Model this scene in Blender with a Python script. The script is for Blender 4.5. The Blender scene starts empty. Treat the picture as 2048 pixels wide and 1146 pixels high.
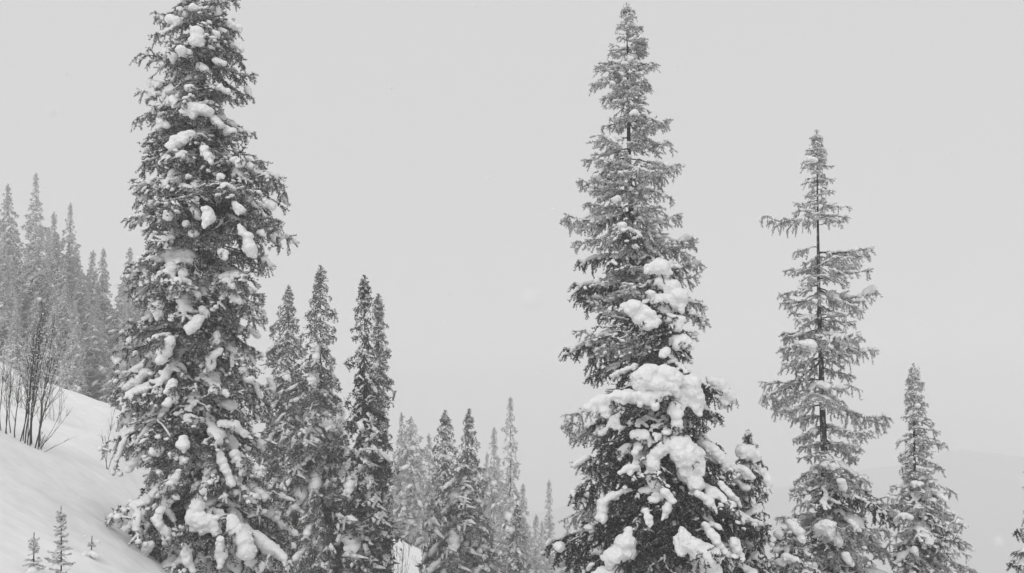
import bpy, math, random, time
import numpy as np
from mathutils import Matrix, Vector, Euler, noise

T0 = time.time()
C = bpy.context.scene
COL = C.collection
R = math.radians

# ------------------------------------------------------------------ camera
F = 2000.0 / 2048.0 * 36.0
PITCH = R(5.9)
cam_d = bpy.data.cameras.new('camera')
cam_d.lens = F
cam_d.sensor_width = 36.0
cam_d.clip_start = 0.1
cam_d.clip_end = 6000.0
cam = bpy.data.objects.new('camera', cam_d)
COL.objects.link(cam)
cam.location = (0, 0, 0)
cam.rotation_euler = (R(90) + PITCH, 0, 0)
C.camera = cam
cam_d.dof.use_dof = True
cam_d.dof.focus_distance = 26.0
cam_d.dof.aperture_fstop = 2.8

# ------------------------------------------------------------------ sky
SUN_EL, SUN_ROT = R(48), R(200)
world = bpy.data.worlds.new('World')
C.world = world
world.use_nodes = True
nt = world.node_tree
nt.nodes.clear()
out = nt.nodes.new('ShaderNodeOutputWorld')
bg = nt.nodes.new('ShaderNodeBackground')
sky = nt.nodes.new('ShaderNodeTexSky')
sky.sky_type = 'NISHITA'
sky.sun_disc = False
sky.sun_elevation = SUN_EL
sky.sun_rotation = SUN_ROT
sky.dust_density = 3.0
bw = nt.nodes.new('ShaderNodeRGBToBW')          # the photograph is black and white
mul = nt.nodes.new('ShaderNodeMath'); mul.operation = 'MULTIPLY_ADD'
mul.inputs[1].default_value = 0.05              # a little of the clear sky's shape ...
mul.inputs[2].default_value = 6.55               # ... under an even overcast veil
nt.links.new(sky.outputs[0], bw.inputs[0])
nt.links.new(bw.outputs[0], mul.inputs[0])
nt.links.new(mul.outputs[0], bg.inputs[0])
bg.inputs[1].default_value = 0.1
nt.links.new(bg.outputs[0], out.inputs[0])

sun_d = bpy.data.lights.new('sun', 'SUN')
sun_d.energy = 1.2
sun_d.angle = R(40)
sun_d.color = (1, 1, 1)
sun = bpy.data.objects.new('sun', sun_d)
COL.objects.link(sun)
sun.rotation_euler = (R(90) - SUN_EL, 0, R(-25))

C.view_settings.view_transform = 'Standard'
C.view_settings.look = 'None'
C.view_settings.gamma = 1
C.view_settings.use_curve_mapping = False
C.view_settings.exposure = 0.0
C.render.engine = 'CYCLES'
C.cycles.volume_bounces = 3
C.cycles.max_bounces = 5
C.cycles.diffuse_bounces = 3
C.cycles.glossy_bounces = 1
C.cycles.transmission_bounces = 0
C.cycles.transparent_max_bounces = 4
C.cycles.use_denoising = True
C.cycles.use_adaptive_sampling = True
C.cycles.adaptive_threshold = 0.02

HAZE_DENSITY = 0.0021

# ------------------------------------------------------------------ materials
def mat(name, build):
    m = bpy.data.materials.new(name)
    m.use_nodes = True
    t = m.node_tree
    t.nodes.clear()
    o = t.nodes.new('ShaderNodeOutputMaterial')
    b = t.nodes.new('ShaderNodeBsdfPrincipled')
    b.inputs['Specular IOR Level'].default_value = 0.15
    t.links.new(b.outputs[0], o.inputs[0])
    build(t, b)
    return m

def N(t, kind, **kw):
    n = t.nodes.new(kind)
    for k, v in kw.items():
        if k.startswith('i_'):
            n.inputs[k[2:].replace('_', ' ')].default_value = v
        else:
            setattr(n, k, v)
    return n

def ramp(t, fac, stops):
    r = t.nodes.new('ShaderNodeValToRGB')
    e = r.color_ramp.elements
    e[0].position, e[0].color = stops[0][0], (stops[0][1],) * 3 + (1,)
    e[1].position, e[1].color = stops[1][0], (stops[1][1],) * 3 + (1,)
    for p, c in stops[2:]:
        x = e.new(p); x.color = (c, c, c, 1)
    t.links.new(fac, r.inputs[0])
    return r.outputs[0]

def tex(t, scale, detail=3, coords='Object', rough=0.55):
    c = t.nodes.new('ShaderNodeTexCoord')
    n = N(t, 'ShaderNodeTexNoise')
    n.inputs['Scale'].default_value = scale
    n.inputs['Detail'].default_value = detail
    n.inputs['Roughness'].default_value = rough
    t.links.new(c.outputs[coords], n.inputs['Vector'])
    return n.outputs['Fac']

def bump(t, b, h, strength, dist):
    n = N(t, 'ShaderNodeBump')
    n.inputs['Strength'].default_value = strength
    n.inputs['Distance'].default_value = dist
    t.links.new(h, n.inputs['Height'])
    t.links.new(n.outputs[0], b.inputs['Normal'])

def needles_mat(name, dark, light, frost, amount):
    """dark spruce needles, rimed white in patches"""
    def f(t, b):
        base = ramp(t, tex(t, 6, 2), [(0.35, dark), (0.7, light)])
        fr = ramp(t, tex(t, 26, 2, rough=0.7), [(0.62 - amount * 0.3, 0.0), (0.74 - amount * 0.3, 1.0)])
        mx = N(t, 'ShaderNodeMix', data_type='RGBA')
        t.links.new(fr, mx.inputs[0])
        t.links.new(base, mx.inputs[6])
        mx.inputs[7].default_value = (frost, frost, frost, 1)
        t.links.new(mx.outputs[2], b.inputs['Base Color'])
        b.inputs['Roughness'].default_value = 0.75
    return mat(name, f)

def snow_f(t, b):
    c = ramp(t, tex(t, 9, 3), [(0.3, 0.80), (0.7, 0.88)])
    t.links.new(c, b.inputs['Base Color'])
    b.inputs['Roughness'].default_value = 0.85
    bump(t, b, tex(t, 22, 5, rough=0.7), 0.6, 0.04)
M_SNOW = mat('snow', snow_f)

def ground_f(t, b):
    c = ramp(t, tex(t, 0.25, 4), [(0.3, 0.85), (0.7, 0.92)])
    t.links.new(c, b.inputs['Base Color'])
    b.inputs['Roughness'].default_value = 0.8
    a = tex(t, 0.9, 2, rough=0.5)
    bump(t, b, a, 0.6, 0.3)
M_GROUND = mat('snow_ground', ground_f)

def bark_f(t, b):
    c = t.nodes.new('ShaderNodeTexCoord')
    mp = N(t, 'ShaderNodeMapping')
    mp.inputs['Scale'].default_value = (14, 14, 3)
    n = N(t, 'ShaderNodeTexNoise'); n.inputs['Scale'].default_value = 1.5; n.inputs['Detail'].default_value = 4
    t.links.new(c.outputs['Object'], mp.inputs[0]); t.links.new(mp.outputs[0], n.inputs['Vector'])
    base = ramp(t, n.outputs['Fac'], [(0.3, 0.025), (0.75, 0.10)])
    fr = ramp(t, tex(t, 7, 4, rough=0.7), [(0.56, 0.0), (0.64, 1.0)])
    mx = N(t, 'ShaderNodeMix', data_type='RGBA')
    t.links.new(fr, mx.inputs[0]); t.links.new(base, mx.inputs[6]); mx.inputs[7].default_value = (.7, .7, .7, 1)
    t.links.new(mx.outputs[2], b.inputs['Base Color'])
    b.inputs['Roughness'].default_value = 0.9
    bump(t, b, n.outputs['Fac'], 0.6, 0.02)
M_BARK = mat('bark', bark_f)

def stem_f(t, b):
    c = ramp(t, tex(t, 12, 3), [(0.35, 0.045), (0.7, 0.12)])
    t.links.new(c, b.inputs['Base Color'])
    b.inputs['Roughness'].default_value = 0.9
M_STEM = mat('dark_shrub_stem', stem_f)

M_NEEDLE = needles_mat('spruce_needles', 0.030, 0.065, 0.58, 0.50)
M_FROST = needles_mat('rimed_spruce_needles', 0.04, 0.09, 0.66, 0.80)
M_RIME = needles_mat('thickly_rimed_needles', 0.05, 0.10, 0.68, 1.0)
M_DARK = needles_mat('dark_spruce_needles', 0.016, 0.04, 0.5, 0.28)
M_YOUNG = needles_mat('young_spruce_needles', 0.05, 0.11, 0.65, 0.7)

def mountain_f(t, b):
    a = tex(t, 0.012, 6, rough=0.65)
    c = ramp(t, a, [(0.46, 0.035), (0.60, 0.09), (0.66, 0.5)])
    t.links.new(c, b.inputs['Base Color'])
    b.inputs['Roughness'].default_value = 0.9
M_MOUNT = mat('far_forested_mountain', mountain_f)

# ------------------------------------------------------------------ pixel rays
ct, st = math.cos(PITCH), math.sin(PITCH)
def P(px, py, D):
    """the place at forward distance D seen at the photograph's pixel"""
    cx, cy = (px - 1024) / 2000.0, (573 - py) / 2000.0
    dy, dz = ct - cy * st, st + cy * ct
    return Vector((cx / dy * D, D, dz / dy * D))

# ------------------------------------------------------------------ terrain
U1 = [-1.5, -1, -.512, -.447, -.397, -.33, -.24, -.19, -.13, -.06, .05, .3, 1.5]
V1 = [.30, .2, .016, -.008, -.026, -.072, -.150, -.180, -.215, -.25, -.29, -.34, -.42]
U2 = [-1.5, -1, -.512, -.40, -.30, -.20, -.17, -.13, -.087, -.05, .0, .08, .3, 1.5]
V2 = [.30, .18, .0, -.045, -.09, -.115, -.122, -.138, -.158, -.185, -.24, -.32, -.40, -.5]
HC = 4.0
def terrain(x, y):
    x = np.asarray(x, float); y = np.asarray(y, float)
    yy = np.maximum(y, 0)
    u = np.clip(x / np.maximum(yy, 14), -1.5, 1.5)
    z1 = -HC + yy * (np.interp(u, U1, V1) + HC / 45) - .004 * np.maximum(y - 45, 0) ** 2
    z2 = yy * np.interp(u, U2, V2) - .004 * (y - 68) ** 2 * np.where(y > 68, .6, 2.2) - .0
    k = 1.0
    z = np.logaddexp(z1 / k, z2 / k) * k
    z = np.maximum(z, -200 + 0.01 * (z + 200))
    z = np.minimum(z, 24)
    return z
def tz(x, y):
    z = float(terrain(x, y))
    return z + und(x, y)
def und(x, y):
    return (0.45 * noise.noise((x * .11, y * .09, 1.3)) + 0.18 * noise.noise((x * .45, y * .4, 5.1))
            + .05 * noise.noise((x * 1.3 + y * .5, y * .8 - x * .3, 2.7)) - .10 * max(0, .35 - abs(noise.noise((x * .16 + y * .05, y * .035, 9.2)) * 3)))


def mesh_obj(name, V, Fc, mats, parent=None, smooth=False, midx=None):
    me = make_mesh(name, V, Fc, mats, smooth, midx)
    o = bpy.data.objects.new(name, me)
    COL.objects.link(o)
    if parent is not None:
        o.parent = parent
    return o

def make_mesh(name, V, Fc, mats, smooth=False, midx=None):
    me = bpy.data.meshes.new(name)
    V = np.asarray(V, np.float32)
    if isinstance(Fc, np.ndarray):
        n, k = Fc.shape
        me.vertices.add(len(V)); me.vertices.foreach_set('co', V.ravel())
        me.loops.add(n * k); me.loops.foreach_set('vertex_index', Fc.astype(np.int32).ravel())
        me.polygons.add(n)
        me.polygons.foreach_set('loop_start', np.arange(0, n * k, k, dtype=np.int32))
        me.polygons.foreach_set('loop_total', np.full(n, k, dtype=np.int32))
    else:
        me.from_pydata(V.tolist(), [], Fc)
    for m in mats:
        me.materials.append(m)
    if midx is not None:
        me.polygons.foreach_set('material_index', np.asarray(midx, np.int32))
    me.polygons.foreach_set('use_smooth', np.full(len(me.polygons), smooth, dtype=bool))
    me.update(calc_edges=True)
    return me

def grid(xs, ys, zf):
    X, Y = np.meshgrid(xs, ys)
    Z = zf(X, Y)
    V = np.stack([X, Y, Z], -1).reshape(-1, 3)
    nx, ny = len(xs), len(ys)
    i = (np.arange(ny - 1)[:, None] * nx + np.arange(nx - 1)[None]).ravel()
    return V, np.stack([i, i + 1, i + nx + 1, i + nx], -1)

def ax(lo, hi, c, n, k):
    t = np.linspace(math.asinh((lo - c) / k), math.asinh((hi - c) / k), n)
    return c + k * np.sinh(t)
def zf(X, Y):
    Z = terrain(X, Y)
    w = np.vectorize(lambda a, b: und(a, b))(X, Y)
    return Z + w
gv, gf = grid(ax(-1150, 1150, -12, 250, 13), ax(-150, 1780, 30, 215, 19), zf)
ZMIN = min(float(gv[:, 2].min()), -262)
g = mesh_obj('snow_ground', gv, gf, [M_GROUND], smooth=True)
g['kind'] = 'structure'

# far mountain across the valley
def mz(X, Y):
    ridge = np.interp(X, [-900, -300, -60, 60, 220, 330, 400, 500, 620, 800, 1100],
                      [-110, -150, -170, -140, -118, -112, -100, -84, -70, -50, -60])
    t = np.clip((Y - 700) / 450, 0, 1)
    s = t * t * (3 - 2 * t)
    back = np.clip((Y - 1180) / 400, 0, 1)
    z = -260 + (ridge + 260) * s * (1 - .5 * back)
    n = np.vectorize(lambda a, b: noise.fractal((a * .007, b * .007, 3), 1, 2, 6))(X, Y)
    tr = np.vectorize(lambda a, b: noise.noise((a * .11, b * .11, 7)))(X, Y)
    return z + (n * 16 + tr * 4) * s
mv, mf = grid(np.linspace(-900, 1100, 230), np.linspace(690, 1640, 80), mz)
m_ = mesh_obj('far_mountain', mv, mf, [M_MOUNT], smooth=True)
m_['kind'] = 'structure'

# ------------------------------------------------------------------ tree pieces
def norm(v):
    return v / (np.linalg.norm(v, axis=-1, keepdims=True) + 1e-9)

def polyline(rs, p, d, l, n, droop, wig, up=0.0):
    """a drooping wiggly twig from p towards d"""
    s = np.linspace(0, 1, n)[:, None]
    off = np.cumsum(rs.normal(0, wig * l / n, (n, 3)), 0); off -= off[0]
    q = p + d * l * s + off
    q[:, 2] += (-droop * s[:, 0] ** 1.6 + up * s[:, 0] ** 4) * l
    return q

def along(q, step):
    seg = np.linalg.norm(np.diff(q, axis=0), axis=1)
    L = seg.sum()
    n = max(2, int(L / step))
    t = np.linspace(0, L, n)
    cs = np.concatenate([[0], np.cumsum(seg)])
    pts = np.stack([np.interp(t, cs, q[:, k]) for k in range(3)], 1)
    return pts, norm(np.gradient(pts, axis=0)), t / L

def tuft(rs, p, t, size, hang):
    """a bunch of short side shoots, some of them hanging"""
    h = np.array([-t[1], t[0], 0])
    out = []
    for j in range(rs.randint(2, 5)):
        dz = rs.uniform(-1.0, .25) * (.45 + .4 * hang)
        d = t * rs.uniform(.2, 1.0) + h * rs.uniform(-1, 1) + np.array([0, 0, dz])
        l = size * rs.uniform(.5, 1.1) * (1.45 if dz < -.6 else 1)
        out.append(polyline(rs, p, d / np.linalg.norm(d), l, 3, .15 * hang, .08))
    return out

def skeleton(rs, L, spread, droop, hang, dens, tw, gaps=.15, bare=0):
    """main axis, side twigs and small twigs of one bough; unit: metres"""
    main = polyline(rs, np.zeros(3), np.array([1., 0, 0]), L, 14, droop * rs.uniform(.3, 1.9), .16, up=rs.uniform(-.02, .22))
    pts, tan, s = along(main, tw * .95 / dens)
    sec, ter = [], []
    side = 1
    for p, t, a in zip(pts, tan, s):
        if a < .10: continue
        side = -side
        for sd in (side, -side) if rs.rand() < .55 else (side,):
            l = spread * L * ((1 - a) ** .7 * .85 + .12) * min(1, .5 + a * 2.2) * rs.choice([rs.uniform(.45, .8), rs.uniform(.8, 1.2)])
            l = max(l, tw * .8)
            ang = R(rs.uniform(32, 75))
            d = np.array([math.cos(ang), sd * math.sin(ang), rs.uniform(-.35, .15)])
            q = polyline(rs, p, d / np.linalg.norm(d), l, 7, rs.uniform(.0, .28) * hang + droop * .3, .22, up=rs.uniform(0, .15))
            sec.append(q)
            pp, tt, aa = along(q, tw * .85 / dens)
            for p2, t2, a2 in zip(pp, tt, aa):
                if rs.rand() < gaps + bare * max(0, .6 - a): continue
                ter += tuft(rs, p2, t2, tw * (1.15 - .35 * a2), hang)
        if rs.rand() > bare: ter += tuft(rs, p, t, tw, hang)[:2]
    return main, sec, ter

def needles(rs, lines, step, ln, wd, k):
    """needle blades set round every twig"""
    Vs = []
    for q in lines:
        p, t, a = along(q, step)
        for j in range(k):
            r = norm(np.cross(t, rs.normal(0, 1, p.shape)))
            d = norm(r + t * rs.uniform(.4, 1.1, (len(p), 1)))
            w = norm(np.cross(d, rs.normal(0, 1, p.shape))) * wd * .5
            lj = ln * rs.uniform(.7, 1.2, (len(p), 1))
            pj = p + t * rs.uniform(-.5, .5, (len(p), 1)) * step
            Vs.append(np.stack([pj - w, pj + w, pj + d * lj], 1))
    V = np.concatenate(Vs).reshape(-1, 3)
    return V, np.arange(len(V)).reshape(-1, 3)

def tubes(lines, r0, r1, n=4, zoff=0.0, flat=1.0, lump=None, rs=None):
    Vs, Fs, o = [], [], 0
    for q, a0, a1 in zip(lines, r0, r1):
        m = len(q)
        t = norm(np.gradient(q, axis=0))
        h = norm(np.cross(t, np.array([0.01, 0.02, 1.])))
        v = np.cross(h, t)
        rr = np.linspace(a0, a1, m)
        if lump: rr = rr * (1 + lump * (rs.rand(m) - .5))
        ang = np.arange(n) / n * 2 * math.pi + .4
        ring = (h[:, None] * np.cos(ang)[None, :, None] + v[:, None] * np.sin(ang)[None, :, None] * flat) * rr[:, None, None]
        V = q[:, None] + ring
        V[..., 2] += zoff * rr[:, None]
        Vs.append(V.reshape(-1, 3))
        i = (np.arange(m - 1)[:, None] * n + np.arange(n)[None]).ravel()
        j = (np.arange(m - 1)[:, None] * n + (np.arange(n)[None] + 1) % n).ravel()
        Fs.append(np.concatenate([np.stack([i, j, j + n], -1), np.stack([i, j + n, i + n], -1)]) + o)
        o += m * n
    return np.concatenate(Vs), np.concatenate(Fs)

def ico(sub):
    import bmesh
    bm = bmesh.new(); bmesh.ops.create_icosphere(bm, subdivisions=sub, radius=1)
    V = np.array([v.co[:] for v in bm.verts]); Fx = np.array([[v.index for v in f.verts] for f in bm.faces])
    bm.free(); return V, Fx
ICO1, ICO2 = ico(1), ico(2)

def blobs_to_mesh(bl, base=ICO1):
    bl = np.asarray(bl)
    V = bl[:, None, :3] + base[0][None] * bl[:, None, 3:6]
    Fx = base[1][None] + (np.arange(len(bl)) * len(base[0]))[:, None, None]
    return V.reshape(-1, 3), Fx.reshape(-1, 3)

DG = None
def fuse(bl, voxel, smooth=4, dec=.6, lump=.0, seed=0):
    """snow: fuse overlapping lumps into one smooth mass"""
    V, Fx = blobs_to_mesh(bl, ICO2)
    me = make_mesh('tmp', V, Fx, [])
    o = bpy.data.objects.new('tmp', me); COL.objects.link(o)
    m = o.modifiers.new('r', 'REMESH'); m.mode = 'VOXEL'; m.voxel_size = voxel
    m = o.modifiers.new('s', 'SMOOTH'); m.iterations = smooth; m.factor = .5
    if dec < 1:
        m = o.modifiers.new('d', 'DECIMATE'); m.ratio = dec
    dg = bpy.context.evaluated_depsgraph_get(); dg.update()
    e = o.evaluated_get(dg); em = e.to_mesh()
    em.calc_loop_triangles()
    V = np.empty(len(em.vertices) * 3, np.float32); em.vertices.foreach_get('co', V)
    T = np.empty(len(em.loop_triangles) * 3, np.int32); em.loop_triangles.foreach_get('vertices', T)
    V = V.reshape(-1, 3); T = T.reshape(-1, 3)
    e.to_mesh_clear()
    bpy.data.objects.remove(o); bpy.data.meshes.remove(me)
    if lump:
        V = V.copy()
        for i in range(len(V)):
            p = Vector(V[i])
            d = noise.noise_vector(p * 6 + Vector((seed, 0, 0))) * lump * .6 + noise.noise_vector(p * 16) * lump * .45 + noise.noise_vector(p * 40) * lump * .2
            V[i] += (d.x, d.y, d.z)
    return V, T

def join(parts):
    Vs, Fs, o = [], [], 0
    for V, Fx in parts:
        if len(V) == 0: continue
        Vs.append(V); Fs.append(Fx + o); o += len(V)
    return np.concatenate(Vs), np.concatenate(Fs)

def bough_arrays(seed, L, spread, droop, hang, dens, tw, step, ln, wd, k, snow, tip, near=True, gaps=.15, bare=0, crumb=.14):
    """wood, needles and snow of one bough. snow: size of the pillows; tip: share of twigs carrying a snow strip"""
    rs = np.random.RandomState(seed)
    main, sec, ter = skeleton(rs, L, spread, droop, hang, dens, tw, gaps, bare)
    wood = tubes([main] + sec, [.012 * L + .008] + [.006 + .003 * L] * len(sec), [.004] + [.002] * len(sec), 4 if near else 3)
    if near and ter:
        nd = needles(rs, sec + ter, step, ln, wd, k)
        nd2 = needles(rs, [main[3:]], step, ln * .9, wd, k)
        nd = join([nd, nd2])
    else:
        nd = needles(rs, sec + ter + [main[2:]], step, ln, wd, k)
    sn = []
    st_ = [q for q in ter if rs.rand() < tip and q[-1, 2] > q[0, 2] - .6 * np.linalg.norm(q[-1] - q[0])]
    st_ += [q for q in sec if rs.rand() < min(1, tip * 1.6)]
    if st_:
        r = [ln * rs.uniform(.35, .75) for _ in st_]
        sn.append(tubes(st_, [a for a in r], [a * .35 for a in r], 4 if near else 3, zoff=.8, flat=.7, lump=.9, rs=rs))
    cr = []
    for q in ter:
        if rs.rand() < crumb:
            r = ln * rs.uniform(.45, 1.25)
            c = q[rs.randint(0, len(q))]
            cr.append([c[0], c[1], c[2] + r * .5, r * rs.uniform(.8, 1.5), r * rs.uniform(.8, 1.5), r * rs.uniform(.5, .9)])
    if cr:
        V, T = blobs_to_mesh(cr, ICO1)
        sn.append((V + rs.normal(0, ln * .10, V.shape), T))
    if snow > 0:
        bl = []
        p, t, a = along(main, .05 * max(L, .6))
        ph = rs.uniform(0, 6.28, 3)
        fr = rs.uniform(5, 9)
        for pi, ai in zip(p, a):
            if ai < .16: continue
            e = .5 + .5 * math.sin(ai * fr + ph[0]) + .35 * math.sin(ai * fr * 2.3 + ph[1])
            prof = max(0, min(1, (ai - .12) * 4)) * (1.05 - .55 * ai)
            r = snow * prof * (.35 + .75 * max(0, e))
            if r < snow * .22: continue
            bl.append([pi[0], pi[1] + rs.normal(0, r * .25), pi[2] + r * .45, r * 1.25, r * rs.uniform(1.1, 1.6), r * rs.uniform(.75, .95)])
        for q in sec:
            if rs.rand() > .8: continue
            l = np.linalg.norm(q[-1] - q[0])
            pp, tt, aa = along(q, snow * .35)
            cut = rs.uniform(.45, 1.0); st0 = rs.uniform(0, .35)
            rr = snow * rs.uniform(.35, .72) * min(1, l / (snow * 3) + .25)
            for pi, ai in zip(pp, aa):
                if ai > cut or ai < st0: continue
                r = rr * (1.05 - .5 * ai) * rs.uniform(.8, 1.15)
                bl.append([pi[0], pi[1], pi[2] + r * .5, r * 1.1, r * 1.1, r * .85])
        if bl:
            if near:
                V, T = fuse(bl, max(.016, snow * .18), 2, .55, lump=snow * .3, seed=seed)
            else:
                V, T = blobs_to_mesh([[x, y, z - c * .3, a * 2.2, b * 1.2, c * .5] for x, y, z, a, b, c in bl[::3]], ICO1)
                V = V + rs.normal(0, snow * .16, V.shape)
            sn.append((V, T))
    return wood, nd, (join(sn) if sn else None)

FAM = {}
def family(name, Ls, count, needle_mat, **kw):
    """shared meshes for boughs of a few lengths"""
    fam = []
    for li, L in enumerate(Ls):
        for c in range(count):
            k = dict(kw)
            snow = k.pop('snow'); 
            k['snow'] = snow[c % len(snow)] * (L ** .25) if isinstance(snow, (list, tuple)) else snow
            k['tw'] = k.get('tw', .10) * (.75 + .22 * L)
            w, nd, s = bough_arrays(hash_(name) + li * 31 + c * 7, L, **k)
            V, Fx = join([w, nd])
            mi = np.concatenate([np.zeros(len(w[1]), int), np.ones(len(nd[1]), int)])
            me = make_mesh('bough', V, Fx, [M_BARK, needle_mat], False, mi)
            sm = make_mesh('snow_load', s[0], s[1], [M_SNOW], True) if s is not None else None
            fam.append((L, me, sm, float(V[:, 0].max()), float(V[np.argmax(V[:, 0]), 2])))
            STAT[name] = STAT.get(name, 0) + len(Fx) + (len(s[1]) if s else 0)
    FAM[name] = fam
STAT = {}
def hash_(s):
    return sum(ord(c) * (i + 3) for i, c in enumerate(s)) % 9999

# tree 1: heavy pillows, hanging twigs; tree 2 and 3: rimed, airy
family('laden', [.6, 1.2, 2.0], 6, M_NEEDLE, spread=.52, droop=.22, hang=1.3, dens=.95, tw=.17, step=.028, ln=.052, wd=.021, k=5,
       snow=[.10, .14, .075, .12, .06, .15], tip=.45, crumb=.42)
family('rimed', [.5, 1.0, 1.7], 6, M_FROST, spread=.50, droop=.16, hang=1.4, dens=1.0, tw=.19, step=.026, ln=.054, wd=.022, k=6,
       snow=[.06, .10, .03, .12, .04, .08], tip=.36, gaps=.25, bare=.15, crumb=.38)
family('sparse', [.5, 1.1, 1.8], 6, M_FROST, spread=.40, droop=.12, hang=1.3, dens=.85, tw=.18, step=.026, ln=.052, wd=.022, k=6,
       snow=[.05, .08, .02, .07, .03, .09], tip=.36, gaps=.25, bare=.8, crumb=.40)
family('dark', [.6, 1.2, 1.9], 5, M_DARK, spread=.52, droop=.26, hang=1.5, dens=.95, tw=.18, step=.028, ln=.054, wd=.021, k=5,
       snow=[.08, .13, .05, .14, .03], tip=.26, crumb=.20)
family('young', [.4], 4, M_YOUNG, spread=.36, droop=.02, hang=.4, dens=.8, tw=.05, step=.012, ln=.020, wd=.008, k=4,
       snow=[.035, .03, .04, .025], tip=.5, crumb=.2)
print('families', round(time.time() - T0, 1), STAT)

# low detail boughs kept as arrays, for the crowns of trees farther off
LOW = {}
def low_family(name, L, count, **kw):
    out = []
    for c in range(count):
        k = dict(kw); snow = k.pop('snow'); k['snow'] = snow[c % len(snow)]
        w, nd, s = bough_arrays(hash_(name) + c * 13, L, near=False, **k)
        V, Fx = join([w, nd])
        out.append((V, Fx, s[0] if s else np.zeros((0, 3)), s[1] if s else np.zeros((0, 3), int), float(V[:, 0].max())))
    LOW[name] = out
    print(name, [len(o[1]) for o in out], [len(o[3]) for o in out])
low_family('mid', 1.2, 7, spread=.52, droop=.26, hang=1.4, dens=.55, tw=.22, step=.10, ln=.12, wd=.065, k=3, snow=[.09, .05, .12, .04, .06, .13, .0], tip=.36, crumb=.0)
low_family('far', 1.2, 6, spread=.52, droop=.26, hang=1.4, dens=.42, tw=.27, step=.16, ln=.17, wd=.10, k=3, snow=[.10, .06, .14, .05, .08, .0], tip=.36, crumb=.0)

# ------------------------------------------------------------------ whole trees
def tag(o, label, cat, group=None):
    o['label'] = label; o['category'] = cat
    if group: o['group'] = group
    return o

def thing(name, loc, label, cat, group=None):
    o = bpy.data.objects.new(name, None)
    o.empty_display_size = .3
    COL.objects.link(o); o.location = loc
    return tag(o, label, cat, group)

class Plan:
    """trunk line and crown outline of a tree, taken at distance D"""
    def __init__(s, trunk, sil, D, base=None):
        s.D = D
        pts = [P(x, y, D) for x, y in trunk]
        b = pts[-1]
        zb = tz(b.x, D) - .25 if base is None else base
        top = pts[0]
        s.base = Vector((b.x + (b.x - pts[-2].x) * 0.0, D, zb))
        tr = [(p.z, p.x) for p in pts if p.z > zb + .05] + [(zb, s.base.x)]
        tr.sort()
        s.tz = [a for a, _ in tr]; s.tx = [a for _, a in tr]
        s.top = top.z; s.H = top.z - zb
        rows = []
        for y, l, r in sil:
            zc = P(0, y, D).z
            cx = float(np.interp(zc, s.tz, s.tx))
            rows.append((zc, max(.03, cx - P(l, y, D).x), max(.03, P(r, y, D).x - cx)))
        rows.sort()
        s.rz = [a for a, _, _ in rows]; s.rl = [a for _, a, _ in rows]; s.rr = [a for _, _, a in rows]
        s.floor = rows[0][0]
    def x(s, z): return float(np.interp(z, s.tz, s.tx))
    def rad(s, z, az):
        w = math.cos(az)
        j = 1 + .22 * noise.noise((z * 1.9, math.cos(az) * 1.3 + s.D, math.sin(az) * 1.3))
        return j * s.rad0(z, w)
    def rad0(s, z, w):
        return float(np.interp(z, s.rz, s.rr)) * (1 + w) / 2 + float(np.interp(z, s.rz, s.rl)) * (1 - w) / 2

def placements(pl, rnd, gap, whorl, drop, low, skip=None, back=1.0):
    """(height on trunk, azimuth, length, downward angle) of every bough"""
    out = []
    z = pl.top - .10
    az0 = rnd.uniform(0, 6.28)
    while z > low:
        f = (pl.top - z) / pl.H
        n = max(4, int(round(whorl * min(1, .7 + f * 3) + rnd.uniform(-.8, .8))))
        az0 += rnd.uniform(.5, 1.4)
        for i in range(n):
            az = az0 + i / n * 6.283 + rnd.uniform(-.28, .28)
            if math.sin(az) > .3 and rnd.random() > back: continue
            zr = z + rnd.uniform(-.5, .5) * gap * min(1, .3 + f * 4)
            down = drop(f) + rnd.uniform(-.26, .26)
            # silhouette is read where the tip will be
            r0 = pl.rad(zr, az)
            rt = pl.rad(max(low, zr - math.tan(down + .15) * r0), az)
            Lh = rt * rnd.choice([rnd.uniform(.4, .8), rnd.uniform(.8, 1.0), rnd.uniform(.92, 1.12), rnd.uniform(.95, 1.12)])
            if skip and skip(zr, az, rnd): continue
            out.append((zr, az, max(.08, Lh), down))
        z -= gap * min(1, .28 + f * 5) * rnd.uniform(.8, 1.2)
    return out

def trunk_arrays(pl, r0, wob, rnd):
    n = 34
    zs = np.linspace(pl.base.z, pl.top + .05, n)
    q = np.array([[pl.x(z), pl.D, z] for z in zs]) - np.array(pl.base)
    q[:, 0] += np.array([noise.noise((z * .5, rnd_seed(pl), 0)) * wob for z in zs]) * np.linspace(0, 1, n) * np.linspace(1, 0, n) * 3
    V, Fx = tubes([q], [r0], [.006], 12, lump=.06, rs=np.random.RandomState(5))
    return V, Fx, q
def rnd_seed(pl): return pl.D + pl.base.x

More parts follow.
